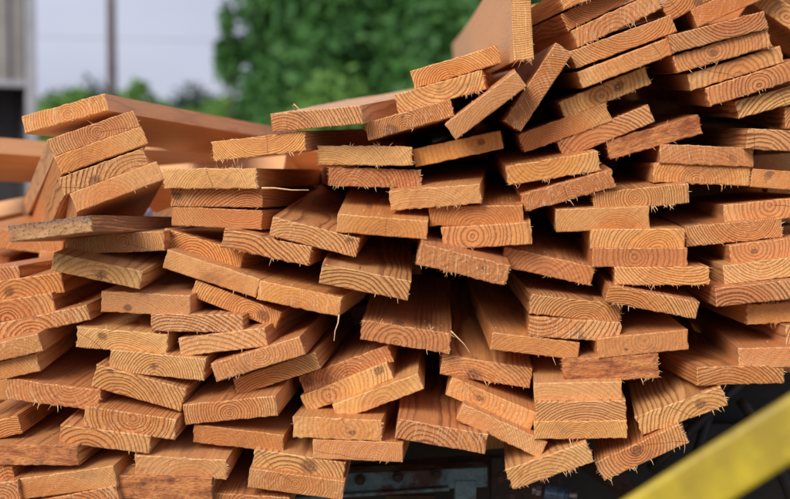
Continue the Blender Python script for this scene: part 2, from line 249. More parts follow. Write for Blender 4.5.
DATA = """
20,117 104,94 108,110 25,133|650,205|10|.55,-.3|.74|.1|1|long overhanging board at the upper left with its bare edge running right against the sky
47,140 135,110 140,126 55,156|-30,350|-2|.55,0|.68|.15|1|topmost of the four tilted boards stacked below the long overhanging one
55,157 142,126 149,143 62,174|-20,350|0|.25,-1.2|.75|.1|1|second tilted board from the top of the leaning stack at upper left, fine arched rings
57,178 144,149 149,163 66,195|-10,352|2|.8,-1.8|.48|.1|0|third tilted board of the leaning stack at upper left, reddish end
70,194 160,160 162,180 78,211|40,400|4|.35,-.6|.6|.1|1|lowest tilted board of the leaning stack, showing its shaded underside
6,226 91,216 92,231 11,242|620,228|-3|.5,2.5|.45|.95|0|weathered grey-topped board end just under the leaning stack at left
64,236 162,231 165,251 65,253|500,215|0|.62,-.1|.72|.05|0|pale board with bull's-eye rings under the weathered grey-topped board
53,253 142,272 140,289 51,270|450,150|-8|.5,-1.5|.55|.15|0|board with dark slanting cracks in its end, below the bull's-eye board at left
101,291 191,297 189,315 101,312|520,185|-4|.2,-2.5|.55|.1|0|board with a small dark triangular mark on its end, left side of the pile
-17,284 60,273 65,292 -17,304|450,170|-4|.35,-.7|.72|.1|1|knotty board at the left edge, above two more running off the frame
-25,305 52,294 56,312 -25,326|450,175|0|.4,-.5|.55|.3|0|reddish stained board at the left edge, middle of three stepped ends
-17,329 87,304 90,321 -11,340|450,175|-3|.4,-.9|.65|.1|0|large-ringed board at the left edge, lowest of three stepped ends
-62,274 18,266 20,279 -60,287|600,215|10|.3,-2|.4|.25|0|dark recessed board at the left edge, above the knotty one
77,328 168,335 166,355 76,346|520,130|-4|.6,-1.5|.62|.1|2|board with a splintery top edge, below the one with the triangular mark
110,351 207,359 202,381 109,370|500,120|-1|.45,-.7|.62|.05|1|board with one round knot low in its end, under the splintery-topped board
-51,356 39,333 41,352 -51,372|450,120|-2|.7,-1.3|.62|.1|0|board entering from the left edge just above another that tapers behind it
-51,374 36,354 40,371 -47,390|430,120|2|.3,-1.6|.6|.1|0|board entering from the left edge directly above the wide protruding plank
7,379 101,391 97,410 5,399|540,120|-10|.7,.7|.58|.15|2|protruding plank at lower left with a broad sunlit top face
96,365 187,390 180,411 92,386|480,150|-9|.35,-1.4|.6|.25|0|board sloping down to the right with two greenish stain flecks on its end
84,406 178,421 173,439 84,427|500,120|-7|.5,.5|.52|.1|1|board with a long splinter lifting from its top edge, lower left
61,425 150,437 149,453 58,443|480,110|-3|.3,-.9|.58|.1|1|board tucked under the one with the lifted splinter, its arch rings at left
-44,431 18,416 21,433 -41,448|480,160|-2|.8,-2|.6|.1|0|small board end at the left edge below the protruding plank
-14,445 78,446 77,465 -14,465|560,170|-6|.45,-.5|.4|.7|0|dark streaked weathered board end at the left edge near the bottom
20,479 113,467 117,486 21,500|540,140|-8|.2,-2.4|.48|.05|0|smooth reddish board at the bottom left with a broad top face
-34,467 12,465 14,481 -34,485|450,150|0|.9,-.5|.62|.1|0|short visible board end in the bottom left corner, upper of two
-41,489 17,481 20,500 -34,507|450,150|0|.7,-.5|.6|.1|0|short visible board end in the bottom left corner, lower of two
30,503 117,486 118,503 32,520|540,140|-2|.4,-1.2|.5|.1|0|board sliver along the bottom edge under the smooth reddish board
135,455 229,462 224,479 135,475|480,60|-8|.6,-1|.6|.1|3|wide-ringed board with splinters hanging under its end, bottom left of centre
118,476 211,479 213,501 118,499|480,60|0|.4,-2.4|.3|.9|0|dark rough-sawn board at the bottom edge beneath the one with hanging splinters
163,169 257,169 256,188 163,188|520,172|-2|.5,-.8|.6|.05|3|topmost board of the level stack at left of centre, pale splinters standing on top
171,188 262,189 262,207 170,206|560,190|1|.8,-2|.55|.3|1|second board of the level stack at left of centre, dark corner on its end
171,207 262,211 261,229 172,225|640,190|1|.75,1.6|.68|.05|0|third board of the level stack at left of centre, large curved rings
211,142 304,132 304,150 213,161|640,120|3|.6,1.5|.85|.05|3|yellowish board with ragged fringed lower edge, lying under the straight-cut board
270,114 361,106 363,123 272,132|660,50|-2|.1,-1.5|.62|.05|1|board with a curled shaving on top, resting above the yellowish fringed board
164,228 244,253 240,269 160,246|560,262|0|.45,-1|.68|.3|1|board with a dark pitch spot at its left corner, under the level stack
224,229 313,248 307,266 222,246|540,215|-4|.2,-3|.55|.05|2|smooth finely ringed board sloping right with torn lower edge, left of centre
272,217 359,239 356,257 269,235|480,140|-5|.35,-2|.58|.2|1|board with a broad dusty top and a red mark at its right corner
167,250 261,280 254,297 162,267|560,230|-5|.6,-2.2|.62|.35|1|board split by a diagonal crack in its end, sloping down right at left of centre
195,281 282,312 275,329 191,295|460,250|-9|.7,-.5|.7|.2|0|board sloping steeply right with a dark oval knot near its lower corner
261,281 341,298 339,316 255,299|560,220|-3|.5,-1|.7|.05|0|orange board with neat concentric arches beside a hanging sliver
151,314 243,316 243,332 151,331|470,220|0|.3,-3|.62|.05|1|plain pale board with straight grain end below the steep oval-knot board
179,338 264,329 268,345 180,357|560,170|0|.2,-3|.64|.05|1|plain tan board with a torn upper edge, above two boards rising to the right
211,364 301,337 304,354 216,382|480,200|-6|.5,.2|.66|.05|2|upper of two boards rising to the right, tiny centre knot, hairy left edge
233,380 316,352 319,369 237,395|500,200|0|.3,-2.5|.68|.05|0|lower of two boards rising to the right, plain orange end
183,405 275,397 277,415 184,425|560,100|-8|.5,-.1|.62|.05|0|board with a small bull's-eye and a clean broad top, below the two rising ones
194,425 285,436 281,452 192,442|500,160|-3|.3,-1|.66|.1|0|board sloping gently right directly beneath the small bull's-eye board
294,417 382,421 381,441 292,437|480,250|0|.6,0|.64|.1|2|board with a chipped top edge and a pale round knot, bottom centre
313,440 403,443 402,462 312,458|500,260|2|.7,-.4|.66|.05|1|board hanging lowest at bottom centre, above the blue rusty beam
255,450 345,463 344,481 252,467|440,110|-2|.4,-1.2|.45|.4|0|upper of a bonded pair at the bottom with a dark heart stain
250,469 344,482 343,500 247,487|440,110|-2|.5,.2|.6|.1|0|lower of a bonded pair at the bottom with round bold rings
213,493 290,499 288,516 211,512|440,110|0|.5,-.2|.55|.1|1|board cropped by the bottom edge, left of the bonded pair
299,377 389,346 392,361 304,394|470,200|-2|.5,-.6|.6|.2|0|top one of three fanned boards left of the bottom centre, sooty left corner
302,396 389,362 391,379 305,414|470,210|0|.3,.1|.72|.25|0|middle one of three fanned boards, eye-shaped rings and brown blotch
332,405 419,374 423,389 338,421|440,180|-4|.5,-.6|.66|.05|0|lowest of three fanned boards, crisp concentric arches
397,419 488,435 485,454 396,438|430,140|-9|.4,-1|.58|.05|0|board whose top face shows tall flame-shaped grain, bottom centre
442,355 532,369 530,388 440,374|440,90|-3|.35,-2|.66|.5|2|board with a red-brown streak in its end, under the long splinter
452,378 536,413 531,431 446,394|480,200|-2|.35,0|.74|.1|0|upper of two parallel boards sloping steeply down right, cracked knot centre
460,403 546,442 541,459 459,420|500,220|4|.2,-2|.72|.05|0|lower of two parallel boards sloping steeply down right, straight pale grain
318,146 412,147 412,165 318,164|440,172|0|.1,-2|.55|.2|3|level board with crumbs along its top edge, upper centre
329,168 421,170 421,188 329,185|300,168|3|.3,-.6|.5|.25|3|level board with fibres hanging from its lower edge, directly under the crumb-topped one
390,192 480,184 482,203 390,210|520,130|-3|.2,-2.5|.55|.05|2|plain board with threads hanging below, centre of the pile above the white-cornered one
429,207 523,206 523,224 429,226|480,120|-1|.5,-.7|.72|.1|1|board with a grey-white spot at its top left corner and clear arches, centre
441,228 531,223 532,243 443,250|480,130|3|.35,0|.75|.1|1|yellowish board with oval bull's-eye rings just below the white-cornered board
421,243 509,267 506,285 416,264|430,120|1|.75,.1|.62|.1|3|board sloping right with a small knot and fibres hanging, under the oval bull's-eye board
338,215 428,221 427,240 336,231|440,60|-4|.55,-.6|.7|.15|0|orange glowing board with a deep broad top, left of the white-cornered one
322,264 411,282 408,300 319,283|413,130|-8|.3,-3|.58|.05|1|wide plain board at centre with faint straight grain and long top face
363,321 451,334 449,354 359,338|440,140|-9|.4,-.5|.62|.1|3|board at centre with upright splinters along its top edge
394,95 481,71 486,88 398,114|560,100|-4|.55,1|.68|.05|3|rough pale board with coarse rings, second from the top at upper centre
364,123 450,100 454,115 368,141|500,150|1|.45,-.5|.62|.1|1|board with a small knot under the rough pale one at upper centre
411,71 498,46 501,62 414,89|430,100|3|.4,-1|.64|.05|0|highest flat board at upper centre, fine even rings against the green trees
443,126 516,72 526,86 457,139|500,30|0|.5,-2.5|.5|.05|1|smooth diagonal board leaning up right, lower of the two steep ones
504,121 557,43 572,53 521,131|430,120|-3|.3,-1.4|.6|.1|1|steepest diagonal board with wavy bold rings at upper centre
412,150 500,131 503,148 415,167|520,120|4|.7,.1|.72|.2|0|board with a dark cross mark in its rings, right of the crumb-topped one
510,-38 530,-40 531,57 512,58|418,112|-6|.5,3|.84|.05|3|board standing upright on its edge at the top centre
517,135 606,104 611,120 525,153|460,115|-2|.3,-1|.66|.1|2|board with bright wavy rings under the round-knot board, right of the steep diagonals
556,143 648,105 655,121 565,158|470,110|2|.3,-2|.6|.15|1|smooth tan board with a faint crack, between two rougher boards at right
606,142 698,115 703,133 610,159|480,110|3|.5,-2|.45|.6|2|rough-sawn dark orange board with saw-torn texture, upper right
560,102 645,67 651,83 564,119|450,95|0|.45,0|.75|.1|2|tan board with one large round knot near its right end, upper right
577,73 669,38 675,53 583,88|380,90|1|.8,.9|.64|.05|1|board with nested bowl-shaped rings directly above the round-knot board
571,52 673,14 675,32 575,68|380,95|3|.6,1.5|.58|.05|0|board with long sweeping rings, second above the round-knot board
571,31 656,-8 662,8 579,47|380,98|3|.4,-.5|.62|.05|3|board with bold half-moon rings above a dark gap, upper right
561,14 640,-24 645,-8 568,31|380,100|4|.5,1|.6|.05|0|board above the half-moon one at the top, right of the upright board
556,-8 640,-42 646,-26 565,10|380,100|-1|.2,-2|.75|.05|3|rough splintery board corner at the very top, right of the upright board
659,4 742,-38 750,-22 671,21|420,90|3|.1,1|.62|.05|1|board with tight rings cut by the top edge, left of the dark tapered one
690,10 775,-26 783,-10 698,27|430,90|3|.4,2|.52|.05|0|dark tapered board cut by the top edge above the four-board stack
670,36 765,11 767,28 671,53|470,95|-3|.7,2|.42|.05|0|smooth reddish board topping the tidy four-board stack at upper right
672,57 767,29 772,46 678,72|500,90|-1|.4,0|.72|.15|2|second board of the tidy stack at upper right, striped rings with a grey knot
687,75 780,46 784,62 691,90|500,85|1|.5,-.4|.7|.1|1|third board of the tidy stack at upper right, golden with arched rings
704,89 803,58 807,75 711,106|500,90|0|.5,0|.68|.25|2|fourth board of the tidy stack at upper right, circular rings reaching the frame edge
735,102 828,76 833,92 739,118|500,100|3|.6,-3|.55|.05|0|plain board beneath the tidy stack at the right edge
760,-14 835,36 828,54 750,2|690,80|8|.4,0|.66|.25|1|board sloping down to the right in the top right corner
785,108 870,100 870,120 785,128|520,105|4|.5,-1|.5|.05|0|board showing only its dark side and an end corner at the right edge
747,128 842,135 842,153 747,149|480,125|2|.1,-2|.48|.05|1|reddish board at the right edge, alone below a dark gap
660,145 754,148 753,167 660,162|470,145|0|.5,-2.5|.66|.05|0|plain golden board lying on the one with centre arches at right
654,164 751,167 750,186 654,181|450,155|-2|.45,-.3|.68|.1|2|board with bright concentric arches under the plain golden one at right
752,169 845,176 843,194 751,186|460,155|0|.3,-.8|.66|.15|1|board butted against the right end of the concentric-arch board
593,193 688,184 690,202 594,212|480,150|-3|.45,0|.68|.05|3|board with small round bull's-eye and frayed lower right edge, right of centre
555,208 649,209 650,226 557,234|470,150|2|.6,-1.1|.6|.05|1|board with wide dark arches under the frayed bull's-eye one
590,230 685,229 685,248 591,248|490,140|2|.7,-.8|.7|.05|1|top one of three level boards right of centre
686,227 781,218 783,236 686,247|440,110|0|.6,.9|.64|.05|2|large bowl-ringed board right of the three level boards
723,206 815,196 817,215 725,224|470,170|1|.5,.3|.7|.1|1|board above the bowl-ringed one at right, with swirling oval grain
520,195 610,170 616,186 525,212|430,110|-1|.5,-.6|.58|.05|2|board rising right with coral-coloured arches, right of the white-cornered one
506,167 597,152 601,170 508,185|420,120|-3|.4,.9|.66|.1|3|board with a torn ragged edge resting on the coral-coloured rising one
730,246 826,234 827,252 730,264|500,180|3|.25,.2|.62|.2|0|board at the right edge with an off-centre knot, topmost of four ends stepping left
723,266 815,255 816,273 724,285|470,160|1|.5,1.6|.55|.05|0|board at the right edge with wavy vertical rings, second of four ends stepping left
714,289 809,279 810,297 717,306|460,190|-1|.2,-1|.42|.45|0|reddish dark board at the right edge, third of four ends stepping left
746,305 840,300 841,318 748,325|430,200|-3|.4,.9|.66|.05|3|board at the right edge with tall splinters on its top edge
785,326 870,324 870,343 787,345|430,200|3|.5,-1|.6|.05|0|board corner just entering at the right edge below the tall-splintered board
592,249 688,248 687,267 593,266|470,150|1|.45,.1|.64|.05|0|middle one of three level boards right of centre
614,268 709,267 709,285 615,284|540,190|-1|.7,2|.68|.05|3|lowest of three level boards right of centre, frayed right corner
609,286 699,302 696,319 605,301|540,170|-4|.2,-2|.6|.05|2|plain board sloping right beneath the three level boards
531,295 621,305 620,323 529,313|410,205|-7|.6,-.9|.56|.05|3|board with splinters on its top edge and long visible left side, centre right
527,316 620,324 621,341 530,337|480,240|-1|.1,1.5|.62|.05|2|board pressed directly under the one with a long visible left side
598,339 687,330 689,349 597,358|400,160|-7|.5,.3|.64|.05|1|board with a speck knot and a very broad top face, right of centre
562,360 657,355 660,377 564,383|480,150|1|.1,-3|.38|.6|3|dark red board with frayed right end, under the speck-knot board
533,384 622,382 622,401 535,402|510,150|-2|.2,-2.5|.66|.05|1|top one of three squarely stacked boards at lower centre right
535,403 626,401 626,420 536,421|510,150|-3|.6,-2.6|.62|.05|0|middle one of three squarely stacked boards at lower centre right
534,422 627,421 627,438 534,439|510,150|-1|.45,-.6|.7|.05|1|lowest of three squarely stacked boards, golden with nested arches
507,469 588,443 592,461 511,491|480,140|0|.3,-1.8|.52|.05|3|lowest hanging board with a chipped corner, above the metal fitting
595,463 680,425 688,442 604,481|560,120|1|.45,.3|.66|.3|3|board with a big pale knot, hanging beside the yellow bar
636,419 720,386 729,406 641,434|560,110|-5|.7,-1|.62|.25|2|broad-topped knotty board tilted up right, above the yellow bar
697,367 784,366 785,382 698,386|300,180|-1|.3,-2|.6|.05|1|smooth board with a short crack in its left side, above the dark machinery
738,349 827,347 827,366 739,368|520,160|-6|.5,2.5|.6|.05|0|protruding board at the right edge with long left side and top
492,333 580,343 578,360 491,349|385,150|-9|.5,-2|.64|.05|1|long board running deep into the pile with its left side lit, centre
503,248 594,267 591,286 501,265|470,100|-3|.5,-1.2|.6|.05|2|board sloping right with large perfect arches, right of centre
"""
# ------------------------------------------------------------------ the pile of boards
SP = [-.5, -.46, -.38, -.29, -.2, -.1, 0, .1, .2, .29, .38, .46, .5]
def board_mesh(W, T, L, rnd, name='board', mats=(M_END, M_LONG), rough=.0004):
    nx = 22; nz = 5; V = []; F = []; FM = []
    ys = [0, .0013, .006, .02, .06, .15, .3, .5, .8, 1.1, 1.5, 2.0, 2.6, 3.4, 4.2]; ys = [y for y in ys if y < L - .05] + [L]
    sd = rnd.random() * 100; bow = rnd.uniform(-.006, .006); tw = rnd.uniform(-.012, .012)
    def P(i, k, y, inset=0):
        u = (i / nx - .5) * (W - 2 * inset); v = (k / nz - .5) * (T - 2 * inset)
        # uneven saw-torn outline near the end, straight planed edges behind
        j = rough * (2.2 if y < .003 else 1.0 if y < .03 else .4)
        u += j * noise.noise(Vector((sd, v * 500, y * 30))) * (2 if i in (0, nx) else 1)
        v += j * 1.5 * noise.noise(Vector((u * 320, sd + (7 if k > nz / 2 else 0), y * 12)))
        a = tw * y; u, v = u * math.cos(a) - v * math.sin(a), u * math.sin(a) + v * math.cos(a)
        return Vector((u, y, v + bow * y * y))
    grid = {}
    for i in range(nx + 1):
        for k in range(nz + 1):
            p = P(i, k, 0, .0013 if (i in (0, nx) or k in (0, nz)) else 0)
            p.y += rough * 1.4 * noise.noise(Vector((i * .9 + sd, k * 1.3, 3)))
            grid[i, k] = len(V); V.append(p)
    for i in range(nx):
        for k in range(nz): F.append((grid[i, k], grid[i + 1, k], grid[i + 1, k + 1], grid[i, k + 1])); FM.append(0)
    per = [(i, 0) for i in range(nx)] + [(nx, k) for k in range(nz)] + [(i, nz) for i in range(nx, 0, -1)] + [(0, k) for k in range(nz, 0, -1)]
    prev = [grid[q] for q in per]; n = len(per)
    for si, y in enumerate(ys[1:]):
        cur = []
        for q in per: cur.append(len(V)); V.append(P(q[0], q[1], y))
        for a in range(n):
            b = (a + 1) % n; F.append((prev[a], cur[a], cur[b], prev[b])); FM.append(0 if si == 0 else 1)
        prev = cur
    F.append(tuple(prev)); FM.append(0)
    me = bpy.data.meshes.new(name); me.from_pydata([tuple(v) for v in V], [], F)
    for m in mats: me.materials.append(m)
    me.polygons.foreach_set('material_index', FM); me.update()
    return me
def splinter_mesh(W, T, n, rnd, side):
    """torn fibres: thin tapered curved slivers rooted in the end's lower or upper edge"""
    V = []; F = []
    roots = []
    def sliver(p, d, L, wd):
        b = len(V); bend = Vector((rnd.uniform(-1, 1), rnd.uniform(-1, .4), rnd.uniform(-.6, .6))) * L * .3
        ax = d.cross(Vector((0, 1, .2))).normalized(); az_ = d.cross(ax).normalized(); ns = 4
        for s in range(ns + 1):
            t = s / ns; q = p + d * L * t + bend * t * t; ww = wd * (1 - t) ** .7 + .00012
            for k in range(3):
                a = 2.094 * k; V.append(q + (ax * math.cos(a) + az_ * math.sin(a) * .6) * ww)
        for s in range(ns):
            for k in range(3):
                k2 = (k + 1) % 3; F.append((b + s * 3 + k, b + s * 3 + k2, b + s * 3 + 3 + k2, b + s * 3 + 3 + k))
    clump = [rnd.uniform(-.45, .45) for _ in range(3)]
    for i in range(n):
        if rnd.random() < .25:
            s_side = side; sx = rnd.choice((-1, 1)); p = Vector((sx * W / 2, .0008, rnd.uniform(-.5, .5) * T)); d = Vector((sx * 1.0, rnd.uniform(-1, .2), rnd.uniform(-.5, .5))).normalized(); L = rnd.uniform(.002, .006)
        else:
            u = rnd.uniform(-.48, .48) if rnd.random() < .22 else max(-.48, min(.48, rnd.choice(clump) + rnd.gauss(0, .035)))
            s = side if rnd.random() < .85 else -side; s_side = s
            p = Vector((u * W, .0008 if s < 0 else rnd.uniform(.001, .004), s * T / 2))
            d = Vector((rnd.uniform(-.7, .7), rnd.uniform(-1.0, .1), s * rnd.uniform(.5, 1.2))).normalized(); L = rnd.choice((.0015, .002, .003, .004, .006, .0095)) * rnd.uniform(.6, 1.3)
        roots.append((s_side, p.x, len(V))); sliver(p - d * .001 , d, L, rnd.uniform(.00025, .0005) * (1 + 60 * L))
    # the fringe hangs together: every root is joined to its neighbour by a fibre just under the surface
    roots.sort(); ins = [0] * 0
    for (s0, x0, a), (s1, x1, b) in zip(roots, roots[1:]):
        F.append((a, b, b + 1, a + 1))
    me = bpy.data.meshes.new('splinter_fringe'); me.from_pydata([tuple(v) for v in V], [], F); me.materials.append(M_SPL if rnd.random() < .75 else M_SPL2)
    return me

rows = []
for ln in DATA.strip().splitlines():
    q, vp, dep, pith, tone, stain, fuzz, label = [s.strip() for s in ln.split('|')]
    c = [Vector([float(t) for t in s.split(',')]) for s in q.split()]
    d = dict(TL=c[0], TR=c[1], BR=c[2], BL=c[3], dep=float(dep), pith=[float(t) for t in pith.split(',')], tone=float(tone), stain=float(stain), fuzz=int(fuzz), label=label)
    d['c'] = (c[0] + c[1] + c[2] + c[3]) / 4; d['w'] = ((c[1] - c[0]) + (c[2] - c[3])) / 2; d['t'] = ((c[0] - c[3]) + (c[1] - c[2])) / 2
    d['vp'] = Vector([float(t) for t in vp.split(',')]); rows.append(d)

for d in rows:      # the free ends of these boards droop a little more towards the viewer
    if d['c'].y > 150 and 265 < d['c'].x < 700 and 'level' not in d['label']: d['vp'].y -= 60
    elif d['c'].y > 240 and d['c'].x <= 265: d['vp'].y -= 45
def place(d, Yc):
    """real board (metres) whose sawn end stands at depth Yc and whose length runs off along the direction seen at vp"""
    dirv = ray(*d['vp']).normalized(); ce, wv, tv = d['c'], d['w'], d['t']
    n = ray(*(ce - wv / 2)).cross(ray(*(ce + wv / 2)))
    wh = n.cross(dirv).normalized(); C0 = at(ce.x, ce.y, Yc)
    e = .01; dp = (proj(C0 + wh * e) - proj(C0 - wh * e)) / (2 * e)
    if dp.dot(wv) < 0: wh = -wh; dp = -dp
    W = wv.length / dp.length
    th = wh.cross(dirv)
    dt = (proj(C0 + th * e) - proj(C0 - th * e)) / (2 * e)
    if dt.dot(tv) < 0: th = -th; dt = -dt
    wn = Vector((-wv.y, wv.x)).normalized()
    T = abs(tv.dot(wn)) / abs(dt.dot(wn)) * 1.06
    return C0, wh, dirv, th, W, T
GROUP = 'sawn boards in the pile'
SPOTS = {'triangular mark': (.3, -.05, 8), 'one large round knot near its right end': (.67, 0, 10), 'dark pitch spot at its left': (.12, .2, 7), 'dark oval knot near its lower': (.82, -.15, 10),
 'red mark at its right corner': (.92, 0, 7), 'one round knot low': (.42, -.2, 6), 'greenish stain': (.15, .1, 5), 'dark cross mark': (.75, .1, 7), 'grey-white spot': (.03, .4, 5), 'brown blotch': (.88, .1, 9),
 'sooty left corner': (.07, .1, 12), 'cracked knot centre': (.38, 0, 6), 'with a small knot and fibres': (.75, 0, 5), 'speck knot board': (.3, 0, 3), 'with a speck knot': (.3, -.1, 3), 'big pale knot': (.45, .1, 12),
 'broad-topped knotty': (.7, .1, 9), 'off-centre knot': (.25, 0, 6), 'pale round knot': (.65, -.1, 6), 'with a grey knot': (.4, -.1, 8), 'heart stain': (.6, .1, 14), 'dark corner on its end': (.06, .1, 10),
 'red-brown streak': (.4, -.2, 15), 'knotty board at the left edge': (.3, 0, 9), 'small knot under the rough': (.45, .1, 4), 'dark slanting cracks': (.55, -.2, 9)}
BASE = 1.97
for d in rows: d['Y'] = BASE + d['dep'] * .009
# a lower board juts out no further than the gap above it allows
pairs = []
for d in rows:
    for e in rows:
        if e is d: continue
        lo, hi = max(d['TL'].x, e['BL'].x), min(d['TR'].x, e['BR'].x)
        if hi - lo < 15: continue
        xm = (lo + hi) / 2
        yt = d['TL'].y + (d['TR'].y - d['TL'].y) * (xm - d['TL'].x) / (d['TR'].x - d['TL'].x)
        yb = e['BL'].y + (e['BR'].y - e['BL'].y) * (xm - e['BL'].x) / (e['BR'].x - e['BL'].x)
        gap = yt - yb; h = yt - d['vp'].y
        if gap < -7 or gap > 45 or h < 50: continue
        pairs.append((d, e, min(.32, 1.97 * max(gap - 1, 0) / max(h - gap, 60)), hi - lo))
for it in range(60):
    acc = {id(d): [0., 0.] for d in rows}
    for d, e, p, ov in pairs:
        dy = (e['Y'] - p) - d['Y']; wgt = ov / 90
        acc[id(d)][0] += dy * wgt; acc[id(d)][1] += wgt; acc[id(e)][0] -= dy * wgt; acc[id(e)][1] += wgt
    for d in rows:
        a, b = acc[id(d)]; a += 2.2 * (BASE + d['dep'] * .006 - d['Y']); b += 2.2
        d['Y'] += .5 * a / b
for d in rows: d['Y'] = max(1.915, min(2.025, d['Y']))
for it in range(25):            # no lower end may cut in front of the one above it, no upper end may hang far out
    for d, e, p, ov in pairs:
        over = (e['Y'] - p - .012) - d['Y']
        if over > 0: d['Y'] += over * .5; e['Y'] -= over * .5
        hang = (d['Y'] - .045) - e['Y']
        if hang > 0: d['Y'] -= hang * .3; e['Y'] += hang * .3
for d in rows:
    if 'weathered grey-topped board end' in d['label']: d['Y'] = 1.84
    if 'leaning stack' in d['label'] and 'tilted' in d['label'] or 'tilted boards stacked' in d['label']: d['Y'] = 1.99
CH = []; SKY_PALE = ('long overhanging', 'upright on its edge', 'yellowish board with ragged', 'curled shaving on top')
LONG = {0: 2.6, [k_ for k_, d in enumerate(rows) if 'upright on its edge' in d['label']][0]: 3.0}
for i, d in enumerate(rows):
    rnd = random.Random(100 + i)
    C0, wh, dirv, th, W, T = place(d, d['Y'])
    L = LONG.get(i, 1.25 + rnd.random() * .5)
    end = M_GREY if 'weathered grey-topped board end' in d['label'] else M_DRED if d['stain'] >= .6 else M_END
    me = board_mesh(W, T, L, rnd, 'board', (end, M_SKY_PALE if any(q in d['label'] for q in SKY_PALE) else M_LONG), .0007 if d['fuzz'] > 1 else .0004)
    o = bpy.data.objects.new('board', me); col.objects.link(o)
    o.matrix_world = Matrix((wh, dirv, th)).transposed().to_4x4(); o.location = C0
    pu, pv = d['pith']
    o.color = (.5 + 2 * (pu - .5) * W, .5 + 2 * pv * T, min(1, max(0, (d['tone'] - .42) * 2.6 + rnd.uniform(-.16, .16))), d['stain'])
    tag(o, d['label'], 'board', GROUP); o['spot'] = (0.0, 0.0, 0.0)
    for kk, (su, sv, sr) in SPOTS.items():
        if kk in d['label']: o['spot'] = ((su - .5) * W, sv * T, sr / 1000)
    CH.append((o.matrix_world.copy() if False else Matrix.Translation(C0) @ Matrix((wh, dirv, th)).transposed().to_4x4(), W, T, rnd.random()))
    if d['fuzz']:
        s = bpy.data.objects.new('splinter_fringe', splinter_mesh(W, T, (0, 5, 22, 55)[d['fuzz']], rnd, 1 if ('top edge' in d['label'] or 'standing on top' in d['label'] or 'crumbs' in d['label'] or 'upper edge' in d['label']) else -1))
        col.objects.link(s); s.parent = o

# chips and curls of sawdust lying on the board tops near the cut ends
cv_ = []; cf_ = []
for Mw, W, T, q in CH:
    rr = random.Random(q); up_ = Mw.to_3x3() @ Vector((0, 0, 1)); s_ = 1 if up_.z > 0 else -1
    if abs(up_.z) < .5: continue
    for i in range(rr.choice((2, 5, 9, 16))):
        p = Vector((rr.uniform(-.47, .47) * W, .003 + rr.random() ** 1.6 * .12, s_ * (T / 2 + .0006))); a = rr.uniform(0, 6.28); l = rr.uniform(.0008, .0035); ww = rr.uniform(.0003, .0007)
        u = Vector((math.cos(a), math.sin(a), s_ * rr.uniform(0, .45))) * l; w_ = Vector((-math.sin(a), math.cos(a), 0)) * ww; b = len(cv_)
        cv_ += [Mw @ (p - u * .5 - w_), Mw @ (p - u * .5 + w_), Mw @ (p + u * .5 + w_ * .3), Mw @ (p + u * .5 - w_ * .3), Mw @ (p + Vector((0, 0, s_ * .0008)))]
        cf_ += [(b, b + 1, b + 4), (b + 1, b + 2, b + 4), (b + 2, b + 3, b + 4), (b + 3, b, b + 4), (b + 3, b + 2, b + 1, b)]
tag(link('sawdust', cv_, cf_, M_SPL), 'pale sawdust chips scattered on the tops of the boards', 'sawdust', None, 'stuff')

# boards deeper in the heap, seen only in the gaps
k = 0
for yy in range(112, 500, 25):
    for xx in range(-30, 850, 100):
        x = xx + (50 if (yy // 25) % 2 else 0) + random.uniform(-12, 12); y = yy + random.uniform(-5, 5)
        if y < 225 and x < 240 or y < 205 and x < 400 or y < 150 and x < 560: continue
        if y < 215 and x < 150: continue
        if y > 440 and x > 250: continue
        if y > 410 and 600 < x: continue
        if y > 370 and x > 700: continue
        rnd = random.Random(900 + k); k += 1
        c = Vector((x, y)); a = rnd.uniform(-.12, .12)
        d = dict(c=c, w=Vector((84 * math.cos(a), 84 * math.sin(a))), t=Vector((0, -19)), vp=Vector((430 + (x - 430) * .25, 160 - (y - 180) * .2)))
        C0, wh, dirv, th, W, T = place(d, 2.46 + rnd.uniform(-.05, .08))
        me = board_mesh(W, T, 1.0, rnd)
        o = bpy.data.objects.new('board', me); col.objects.link(o); o.matrix_world = Matrix((wh, dirv, th)).transposed().to_4x4(); o.location = C0
        o.color = (.5 + rnd.uniform(-.05, .05), .45, rnd.uniform(.4, .65), .2)
        tag(o, 'board recessed deep in the dark gaps of the pile', 'board', 'boards recessed deep inside the pile')
for y0, n_, x0 in ((14, 4, 560), (60, 4, 565), (105, 4, 540)):
    for j in range(n_):
        rnd = random.Random(1900 + k); k += 1
        d = dict(c=Vector((x0 + j * 92, y0 - 12 * j * .6 + rnd.uniform(-5, 5))), w=Vector((76, -18)), t=Vector((0, -22)), vp=Vector((470, 130)))
        C0, wh, dirv, th, W, T = place(d, 2.6)
        o = bpy.data.objects.new('board', board_mesh(W, T * 1.3, 1.0, rnd)); col.objects.link(o); o.matrix_world = Matrix((wh, dirv, th)).transposed().to_4x4(); o.location = C0
        o.color = (.5, .45, rnd.uniform(.4, .6), .2); tag(o, 'board recessed deep in the dark gaps of the pile', 'board', 'boards recessed deep inside the pile')

